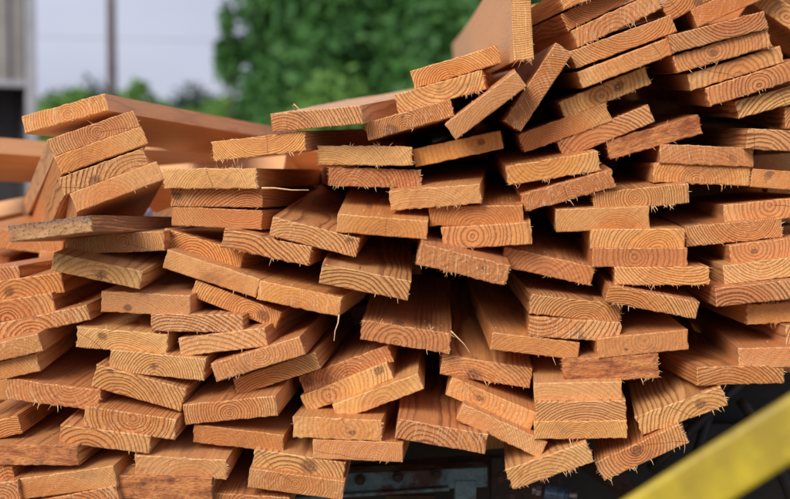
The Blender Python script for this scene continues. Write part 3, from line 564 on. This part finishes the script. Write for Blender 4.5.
for x0, y0 in ((800, 172), (790, 195), (700, 190), (800, 150), (560, 120), (620, 150), (700, 160), (480, 165), (520, 185)):
    rnd = random.Random(2900 + k); k += 1
    C0, wh, dirv, th, W, T = place(dict(c=Vector((x0, y0)), w=Vector((88, -6)), t=Vector((0, -26)), vp=Vector((470, 150))), 2.5 + rnd.uniform(0, .1))
    o = bpy.data.objects.new('board', board_mesh(W, T, 1.0, rnd)); col.objects.link(o); o.matrix_world = Matrix((wh, dirv, th)).transposed().to_4x4(); o.location = C0
    o.color = (.5, .45, rnd.uniform(.4, .6), .2); tag(o, 'board recessed deep in the dark gaps of the pile', 'board', 'boards recessed deep inside the pile')
def cross_board(p0, d0, p1, d1, W, T, roll, label, tone=.6):
    """a whole board lying crosswise behind the pile: from one end point to the other"""
    A, B = at(*p0, d0), at(*p1, d1); y = (B - A).normalized(); z = Vector((0, 0, 1)); z = (z - y * z.dot(y)).normalized(); x = y.cross(z)
    Mx = Matrix.Rotation(roll, 3, y); x = Mx @ x; z = Mx @ z
    rnd = random.Random(hash(label) % 1000 if False else len(label))
    o = bpy.data.objects.new('board', board_mesh(W, T, (B - A).length, rnd, 'board', (M_END, M_SKY_PALE))); col.objects.link(o)
    o.matrix_world = Matrix((x, y, z)).transposed().to_4x4(); o.location = A; o.color = (.5, .3, tone, .1)
    return tag(o, label, 'board', GROUP)
cross_board((-180, 148), 2.55, (150, 170), 3.1, .145, .036, R(-22), 'blurred board crossing behind the leaning stack at the left edge', .8)
cross_board((-200, 262), 3.3, (60, 210), 3.0, .145, .036, R(-20), 'blurred board low behind the leaning stack, running off the left edge', .8)
cross_board((120, 158), 3.1, (420, 163), 2.7, .145, .036, R(-30), 'blurred board lying crosswise behind the yellowish fringed board', .75)
cross_board((140, 192), 2.85, (300, 180), 2.7, .145, .036, R(-28), 'orange board crossing behind the level stack, just above the bluish gap', .85)
cross_board((330, 112), 2.75, (480, 92), 2.5, .14, .036, R(10), 'pinkish blurred board lying behind the board with a curled shaving', .8)

v = []; f = []  # added pale sheet standing in for the brightness seen through this gap
for i in range(9):
    for j in range(9):
        q = at(140 + i * 5.5, 196 + j * 3.2, 2.95); v.append(q + Vector((0, .02 * math.sin(i * 1.3 + j), 0)))
for i in range(8):
    for j in range(8): f.append((i * 9 + j, i * 9 + j + 1, i * 9 + j + 10, i * 9 + j + 9))
ps = link('gap_sheet', v, f, plain('pale_blue_gap', (.62, .72, .90), .3, 0, (.5, .6, .8), 6), None, None, True); so_ = ps.modifiers.new('thickness', 'SOLIDIFY'); so_.thickness = .003
tag(ps, 'pale blue stand-in for the bright gap between the leaning stack and the level stack', 'stand-in sheet')
def sliver(pts, depth, rad, label, name='wood_sliver'):
    m = MB(); P3 = [at(x, y, depth - .01 * i) for i, (x, y) in enumerate(pts)]
    m.tube(P3, [rad * (1 - .75 * i / (len(P3) - 1)) for i in range(len(P3))], 5)
    return tag(m.build(name, M_SPL), label, 'splinter')
sliver([(339, 315), (338, 323), (335, 331), (334, 341)], 1.93, .0014, 'pale sliver hanging free below the orange arched board')
sliver([(451, 331), (457, 337), (464, 344), (470, 353)], 1.86, .0010, 'thin curved splinter sticking out above the red-streaked board')
sliver([(262, 188), (275, 188), (292, 190), (309, 190)], 1.95, .0016, 'long flat splinter peeling between the two upper boards of the level stack')
sliver([(296, 110), (293, 106), (294, 104), (299, 109), (303, 111)], 1.96, .0013, 'small curled shaving lying on top of the straight-cut upper board', 'wood_shaving')

# ------------------------------------------------------------------ trailer frame under the pile
g = N('blue_rusty_paint'); tcx = g.n('TexCoord').outputs['Object']; a = g.noise(tcx, 9, 6, .7); b_ = g.noise(tcx, 45, 4, .7)
c = g.mix(g.ss(b_, .3, .7), (.08, .15, .175), (.17, .25, .27)); c = g.mix(g.ss(a, .45, .57), c, (.075, .030, .018)); c = g.mix(g.ss(b_, .62, .68, 0., .8), c, (.03, .014, .01))
g.l(c, g.b.inputs['Base Color']); g.b.inputs['Roughness'].default_value = .65; g.l(g.bump(b_, .5, .003), g.b.inputs['Normal']); M_BLUE = g.m
M_RUST = plain('rusty_steel', (.060, .028, .018), .8, 0, (.022, .016, .015), 22, .003)
M_BLACK = plain('grimy_black_steel', (.018, .016, .016), .6, .2, (.030, .022, .018), 15, .002)
M_BROWN = plain('brown_rust_plate', (.10, .045, .018), .85, 0, (.05, .025, .014), 9, .003)
M_STEEL = plain('bare_steel', (.42, .43, .45), .35, .9, (.22, .21, .20), 120)
M_ZINC = plain('blue_zinc_fitting', (.12, .19, .30), .35, .6, (.06, .09, .15), 60)
tr = empty('flatbed_trailer', (0, 2.6, 0)); tag(tr, 'rusty blue-grey steel trailer frame carrying the board pile', 'trailer')
def beam(name, p0, d0, p1, d1, hgt, dep_, mat, bevel=.002):
    A, B = at(*p0, d0) - tr.location, at(*p1, d1) - tr.location; x = (B - A).normalized(); z = Vector((0, 0, 1)); z = (z - x * z.dot(x)).normalized(); y = z.cross(x)
    m = MB(); m.box((A + B) / 2, ((B - A).length, dep_, hgt), Matrix((x, y, z)).transposed()); return m.build(name, mat, tr, bevel=bevel)
beam('side_rail', (150, 489), 2.22, (486, 474), 2.25, .034, .05, M_BLUE)
beam('rail_lip', (150, 504), 2.215, (448, 485), 2.235, .006, .065, M_BLUE)
m = MB(); m.tube([at(200, 480, 2.3) - tr.location, at(350, 470, 2.3) - tr.location, at(430, 464, 2.31) - tr.location, at(640, 452, 2.33) - tr.location], .011, 14); m.build('hose', M_RUST, tr, True)
A = at(465, 478, 2.24) - tr.location
m = MB(); m.box(A + Vector((0, 0, -.30)), (.036, .04, .60)); m.build('post', M_BLUE, tr, bevel=.002)
m = MB(); m.box((-.25, -.10, 1.6 - .62 - .22), (2.2, .02, .75)); m.build('dark_backing', M_BLACK, tr)  # dark panel added behind the frame so no lit ground shows through
m = MB(); m.box(at(410, 515, 2.3) - tr.location, (.085, .01, .07)); m.build('patch_plate', M_BROWN, tr)
m = MB(); m.box(at(525, 500, 2.26) - tr.location, (.12, .02, .15)); m.build('bracket', M_RUST, tr, bevel=.003)
beam('strut', (570, 447), 2.35, (660, 515), 2.2, .03, .03, M_RUST)
for bx_, by_ in ((360, 480), (398, 477), (436, 474), (500, 478), (512, 495), (610, 480)):
    m = MB(); q = at(bx_, by_, 2.205) - tr.location; m.tube([q, q + Vector((0, -.009, 0))], .006, 6); m.tube([q + Vector((0, .006, 0)), q + Vector((0, -.002, 0))], .009, 14); m.build('bolt', M_RUST, tr, bevel=.0008)
m = MB(); m.box((0, 1.2, 1.6 - .56), (3.2, 2.2, .04)); m.build('deck', M_BLACK, tr)
m = MB(); m.box((1.0, .0, 1.6 - .50), (1.3, .02, .55)); m.build('headboard', M_BLACK, tr)
for y0 in (0, 2.2):
    for x0 in (-1.5, 1.5):
        m = MB(); m.tube([(x0 - .11, y0 + .2, .38), (x0 + .11, y0 + .2, .38)], .38, 28); m.build('wheel', M_BLACK, tr, bevel=.02)
for i, (a0, a1, a2) in enumerate((((650, 470), (700, 420), (745, 380)), ((675, 520), (700, 450), (715, 390)), ((740, 400), (765, 430), (800, 520)))):
    m = MB(); p = [at(*a0, 2.42), at(*a1, 2.38), at(*a2, 2.45)]
    pts = []
    for s in range(9):
        t = s / 8; pts.append(p[0] * (1 - t) ** 2 + p[1] * 2 * t * (1 - t) + p[2] * t * t - tr.location)
    m.tube(pts, .010, 10); m.build('hose', M_BLACK, tr, True)
# hydraulic fitting
hf = empty('hydraulic_fitting', at(556, 493, 2.2)); tag(hf, 'small steel hydraulic coupling with hexagonal nut below the chipped lowest board', 'fitting')
hx = Vector((1, 0, -.12)).normalized()
m = MB(); m.tube([hx * -.034, hx * -.026], .009, 6); m.tube([hx * -.041, hx * -.034], .0065, 14); m.build('lock_nut', M_STEEL, hf, bevel=.0006)
m = MB(); m.tube([hx * -.021, hx * -.02, hx * .012, hx * .013], [.010, .0125, .0125, .010], 18); m.build('coupling', M_ZINC, hf, bevel=.0006)
m = MB(); m.tube([hx * .013, hx * .022], .010, 6); m.build('hex_nut', M_ZINC, hf, bevel=.0006)
m = MB(); m.tube([hx * .022, hx * .035], .0055, 12); m.build('bolt_tip', M_STEEL, hf, bevel=.0006)

# ------------------------------------------------------------------ yellow bar near the camera
g = N('chipped_yellow_paint'); tcx = g.n('TexCoord').outputs['Object']; a = g.noise(tcx, 16, 4, .7); b_ = g.noise(g.vmath('MULTIPLY', tcx, (30, 60, 60)), 1, 4, .7)
c = g.mix(g.ss(a, .35, .7), (.50, .38, .006), (.30, .21, .006)); c = g.mix(g.ss(b_, .62, .70, 0., .8), c, (.13, .09, .02)); c = g.mix(g.ss(a, .72, .76, 0., .8), c, (.08, .05, .02))
g.l(c, g.b.inputs['Base Color']); g.b.inputs['Roughness'].default_value = .45; M_YEL = g.m
A, B = at(440, 648, 1.16), at(960, 322, 1.06)
x = (B - A).normalized(); z = Vector((0, 0, 1)); z = (z - x * z.dot(x)).normalized(); y = z.cross(x); Mx = Matrix.Rotation(R(-8), 3, x)
m = MB(); m.box((0, 0, 0), ((B - A).length, .046, .046))
yb = m.build('yellow_bar', M_YEL, bevel=.004); yb.matrix_world = Matrix((x, Mx @ y, Mx @ z)).transposed().to_4x4(); yb.location = (A + B) / 2
tag(yb, 'blurred yellow painted steel bar slanting across the lower right corner', 'bar')

# ------------------------------------------------------------------ ground and far background
gr = N('yard_ground'); tcx = gr.n('TexCoord').outputs['Object']
c = gr.mix(gr.ss(gr.noise(tcx, .08, 5, .6), .4, .6), (.16, .13, .10), (.07, .10, .035)); c = gr.mix(gr.ss(gr.noise(tcx, 12, 4, .7), .4, .7, 0., .5), c, (.22, .19, .16))
gr.l(c, gr.b.inputs['Base Color']); gr.b.inputs['Roughness'].default_value = .95
tag(link('ground', [(-1500, -1500, 0), (1500, -1500, 0), (1500, 1500, 0), (-1500, 1500, 0)], [(0, 1, 2, 3)], gr.m), kind='structure')

# shed
M_CORR = plain('ribbed_metal_sheet', (.30, .285, .27), .5, .1, (.25, .235, .22), 3)
M_TRIM = plain('pale_trim', (.40, .41, .45), .5, 0, (.34, .35, .38), 4)
sh = empty('metal_shed', (-3.3, 12, 0), R(24)); tag(sh, 'grey ribbed metal shed with a dark open bay at the left edge', 'shed')
zb = 1.6 + (180 - 85) / FPX * 12
v = []; f = []; xx = 0; prof = [(0, 0), (.12, 0), (.145, .03), (.185, .03), (.21, 0)]
pts = []
for i in range(26):
    for a_, b2 in prof[:-1]: pts.append((-.06 - i * .21 - a_, -b2))
for (px_, py_) in pts: v += [(px_, py_, zb), (px_, py_, 5.4)]
for i in range(len(pts) - 1): f.append((2 * i, 2 * i + 1, 2 * i + 3, 2 * i + 2))
link('wall_sheet', v, f, M_CORR, sh)
m = MB(); m.box((0, 0, 2.7), (.09, .1, 5.4)); m.build('corner_trim', M_TRIM, sh, bevel=.01)
m = MB(); m.box((-2.7, .02, zb), (5.3, .12, .06)); m.build('lintel', M_TRIM, sh, bevel=.01)
m = MB(); m.box((-.02, 3.0, 2.7), (.04, 5.9, 5.4)); m.box((-5.45, 3.0, 2.7), (.04, 5.9, 5.4)); m.box((-2.7, 6.0, 2.7), (5.5, .04, 5.4)); m.build('side_wall', plain('shed_dark_wall', (.07, .065, .07), .8), sh)
m = MB(); m.box((-2.7, 3.0, 5.5), (5.9, 6.5, .1)); m.build('roof', M_CORR, sh)
m = MB(); m.box((-2.75, .6, zb / 2), (5.4, .04, zb)); m.build('bay_shade_sheet', plain('bay_shade_grey', (.075, .068, .075), .8, 0, (.05, .045, .05), 3), sh)  # dark sheet across the bay, its colour carries the shade of the opening
for xq in (-1.6, -3.4):
    m = MB(); m.box((xq, 2.5, 1.3), (.15, .15, 2.6)); m.build('post', M_BLACK, sh)

# utility pole and wires
def pole(px, Y, h, rad, label, arm=True, lean=0):
    P = atY(px, 180, Y); p = empty('utility_pole', (P.x, Y, 0)); tag(p, label, 'utility pole')
    m = MB(); m.tube([(0, 0, 0), (lean * .5, 0, h * .5), (lean, 0, h)], [rad, rad * .85, rad * .7], 14); m.build('pole', plain('weathered_pole', (.10, .085, .085), .9, 0, (.15, .13, .125), 4), p, True)
    if arm:
        m = MB(); m.box((lean, -.12, h - .6), (2.2, .1, .12)); m.build('crossarm', M_RUST, p)
        for q in (-.95, -.4, .4, .95):
            m = MB(); m.tube([(lean + q, -.12, h - .54), (lean + q, -.12, h - .38)], [.05, .035], 10); m.build('insulator', M_TRIM, p)
    return P
P = pole(113, 32, 9.5, .135, 'tall wooden utility pole standing against the sky at left', lean=0)
for zq, label in ((8.4, 'upper thin wire crossing the sky from the utility pole'), (5.2, 'lower thin wire crossing the sky beside the utility pole')):
    m = MB(); pts = [(P.x + (t - .5) * 60, 32 + (t - .5) * 14, zq + 2.0 * (abs(t - .5) * 2) ** 2 * .6 - .2) for t in [i / 12 for i in range(13)]]
    m.tube(pts, .006, 5); tag(m.build('wire', M_BLACK), label, 'wire', 'wires of the utility pole')

# trees
def leafmat(name, c1, c2):
    g = N(name); tcx = g.n('TexCoord').outputs['Object']; gi = g.n('NewGeometry').outputs['Random Per Island']
    g.l(g.mix(g.math('MULTIPLY', g.math('ADD', gi, g.ss(g.noise(tcx, .9, 3, .6), .35, .65)), .5), c1, c2), g.b.inputs['Base Color']); g.b.inputs['Roughness'].default_value = .6
    t = g.n('BsdfTranslucent'); t.inputs[0].default_value = c2 + (1,); mxs = g.n('MixShader'); mxs.inputs[0].default_value = .25
    g.l(g.b.outputs[0], mxs.inputs[1]); g.l(t.outputs[0], mxs.inputs[2]); g.l(mxs.outputs[0], g.out.inputs[0]); return g.m
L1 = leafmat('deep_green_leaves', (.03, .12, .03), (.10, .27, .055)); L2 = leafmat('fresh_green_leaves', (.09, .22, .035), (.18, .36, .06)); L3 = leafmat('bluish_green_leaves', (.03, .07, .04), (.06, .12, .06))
M_BARK = plain('bark', (.08, .055, .04), .95, 0, (.05, .035, .028), 6, .02)
def tree(px, Y, top_py, rx, mat, label, n=3500, leaf=.22, base_z=1.2, blobs=16, seed=1):
    rnd = random.Random(seed); P = atY(px, 180, Y); H = 1.6 + (180 - top_py) / FPX * Y
    t = empty('tree', (P.x, Y, 0)); tag(t, label, 'tree', 'trees behind the pile')
    cz = (H + base_z) / 2; rz = (H - base_z) / 2
    lob = []
    for i in range(blobs):
        while True:
            q = Vector((rnd.uniform(-1, 1), rnd.uniform(-1, 1), rnd.uniform(-1, 1)))
            if q.length < .95: break
        s = rnd.uniform(.25, .48); lob.append((Vector((q.x * rx * (1 - s * .6), q.y * rx * .8 * (1 - s * .6), cz + q.z * rz * (1 - s * .8))), s))
    m = MB(); m.tube([(0, 0, 0), (.05 * rx, 0, H * .3), (0, .05, H * .75)], [rx * .09, rx * .065, rx * .015], 10)
    for c_, s in lob[:9]:
        z0 = rnd.uniform(.2, .5) * H; m.tube([Vector((0, 0, z0)), (Vector((0, 0, z0)) + c_) / 2 + Vector((0, 0, -.1)), c_], [rx * .03, rx * .02, rx * .006], 6)
    m.build('trunk', M_BARK, t, True)
    V = []; F = []
    for i in range(n):
        c_, s = rnd.choice(lob); d = Vector((rnd.gauss(0, 1), rnd.gauss(0, 1), rnd.gauss(0, 1))).normalized(); r_ = rnd.random() ** .45
        p = c_ + Vector((d.x * rx * s, d.y * rx * s, d.z * rz * s)) * r_ * rnd.uniform(.85, 1.15)
        nn = (d + Vector((rnd.gauss(0, .6), rnd.gauss(0, .6), rnd.gauss(0, .6) + .4))).normalized(); u = nn.orthogonal().normalized(); u = Matrix.Rotation(rnd.uniform(0, 6.28), 3, nn) @ u; w_ = nn.cross(u); a_ = leaf * rnd.uniform(.6, 1.3); b = len(V)
        V += [p - u * a_, p - w_ * a_ * .45 + nn * a_ * .1, p + u * a_, p + w_ * a_ * .45 + nn * a_ * .1]; F.append((b, b + 1, b + 2, b + 3))
    link('crown', V, F, mat, t)
tree(300, 34, -90, 2.3, L1, 'big dark green tree left of the upright board, nearest the sky gap', 9000, .20, .8, 26, 11)
tree(385, 36, -160, 2.9, L1, 'tallest dense dark green tree in the middle of the background', 11000, .21, .6, 30, 12)
tree(470, 33, -120, 2.4, L1, 'dark green tree directly behind the upright board', 8000, .20, .8, 24, 13)
tree(345, 27, 60, 1.7, L2, 'lighter green bush at the foot of the dark trees', 3500, .13, .2, 18, 14)
tree(248, 40, 95, 1.3, L2, 'yellow-green bush at the left foot of the dark trees', 2500, .15, .2, 14, 15)
tree(235, 33, -14, .55, L1, 'leafy branch tip of a slim dark tree at the sky gap', 900, .16, 3.4, 8, 16)
tree(258, 30, 38, .75, L1, 'small dark green tree spreading left below the branch tip', 1900, .15, .3, 12, 17)
tree(226, 45, 84, 1.3, L2, 'low bright tree trailing left from the foot of the dark trees', 1900, .18, .2, 14, 18)
for i, (px, Y, tp, rx, mt, lb) in enumerate(((62, 55, 84, 1.3, L2, 'bright green rounded tree beside the shed'), (88, 58, 81, 1.1, L3, 'small bluish tree just left of the utility pole'), (134, 52, 78, .9, L2, 'upright bright green tree just right of the utility pole'),
        (165, 62, 100, 1.6, L2, 'low green tree behind the overhanging board'), (192, 75, 86, 1.3, L3, 'far bluish rounded tree at mid distance under open sky'), (215, 66, 96, 1.2, L2, 'low green tree right of the far bluish tree'), (232, 80, 78, 1.2, L3, 'far bluish tree touching the edge of the dark trees'), (40, 70, 92, 1.6, L3, 'dim far tree half hidden by the shed'),
        (110, 70, 100, 2.4, L2, 'wide low tree behind the utility pole'), (70, 90, 96, 3.2, L2, 'widest far low tree right of the shed'), (150, 95, 98, 3.4, L2, 'far low green tree filling the gap behind the overhanging board'), (205, 92, 97, 3.0, L3, 'far low bluish wood edge tree beside the dark trees'))):
    tree(px, Y, tp - 4, rx * 1.7, mt, lb, 5000, .26, .3, 26, 30 + i)
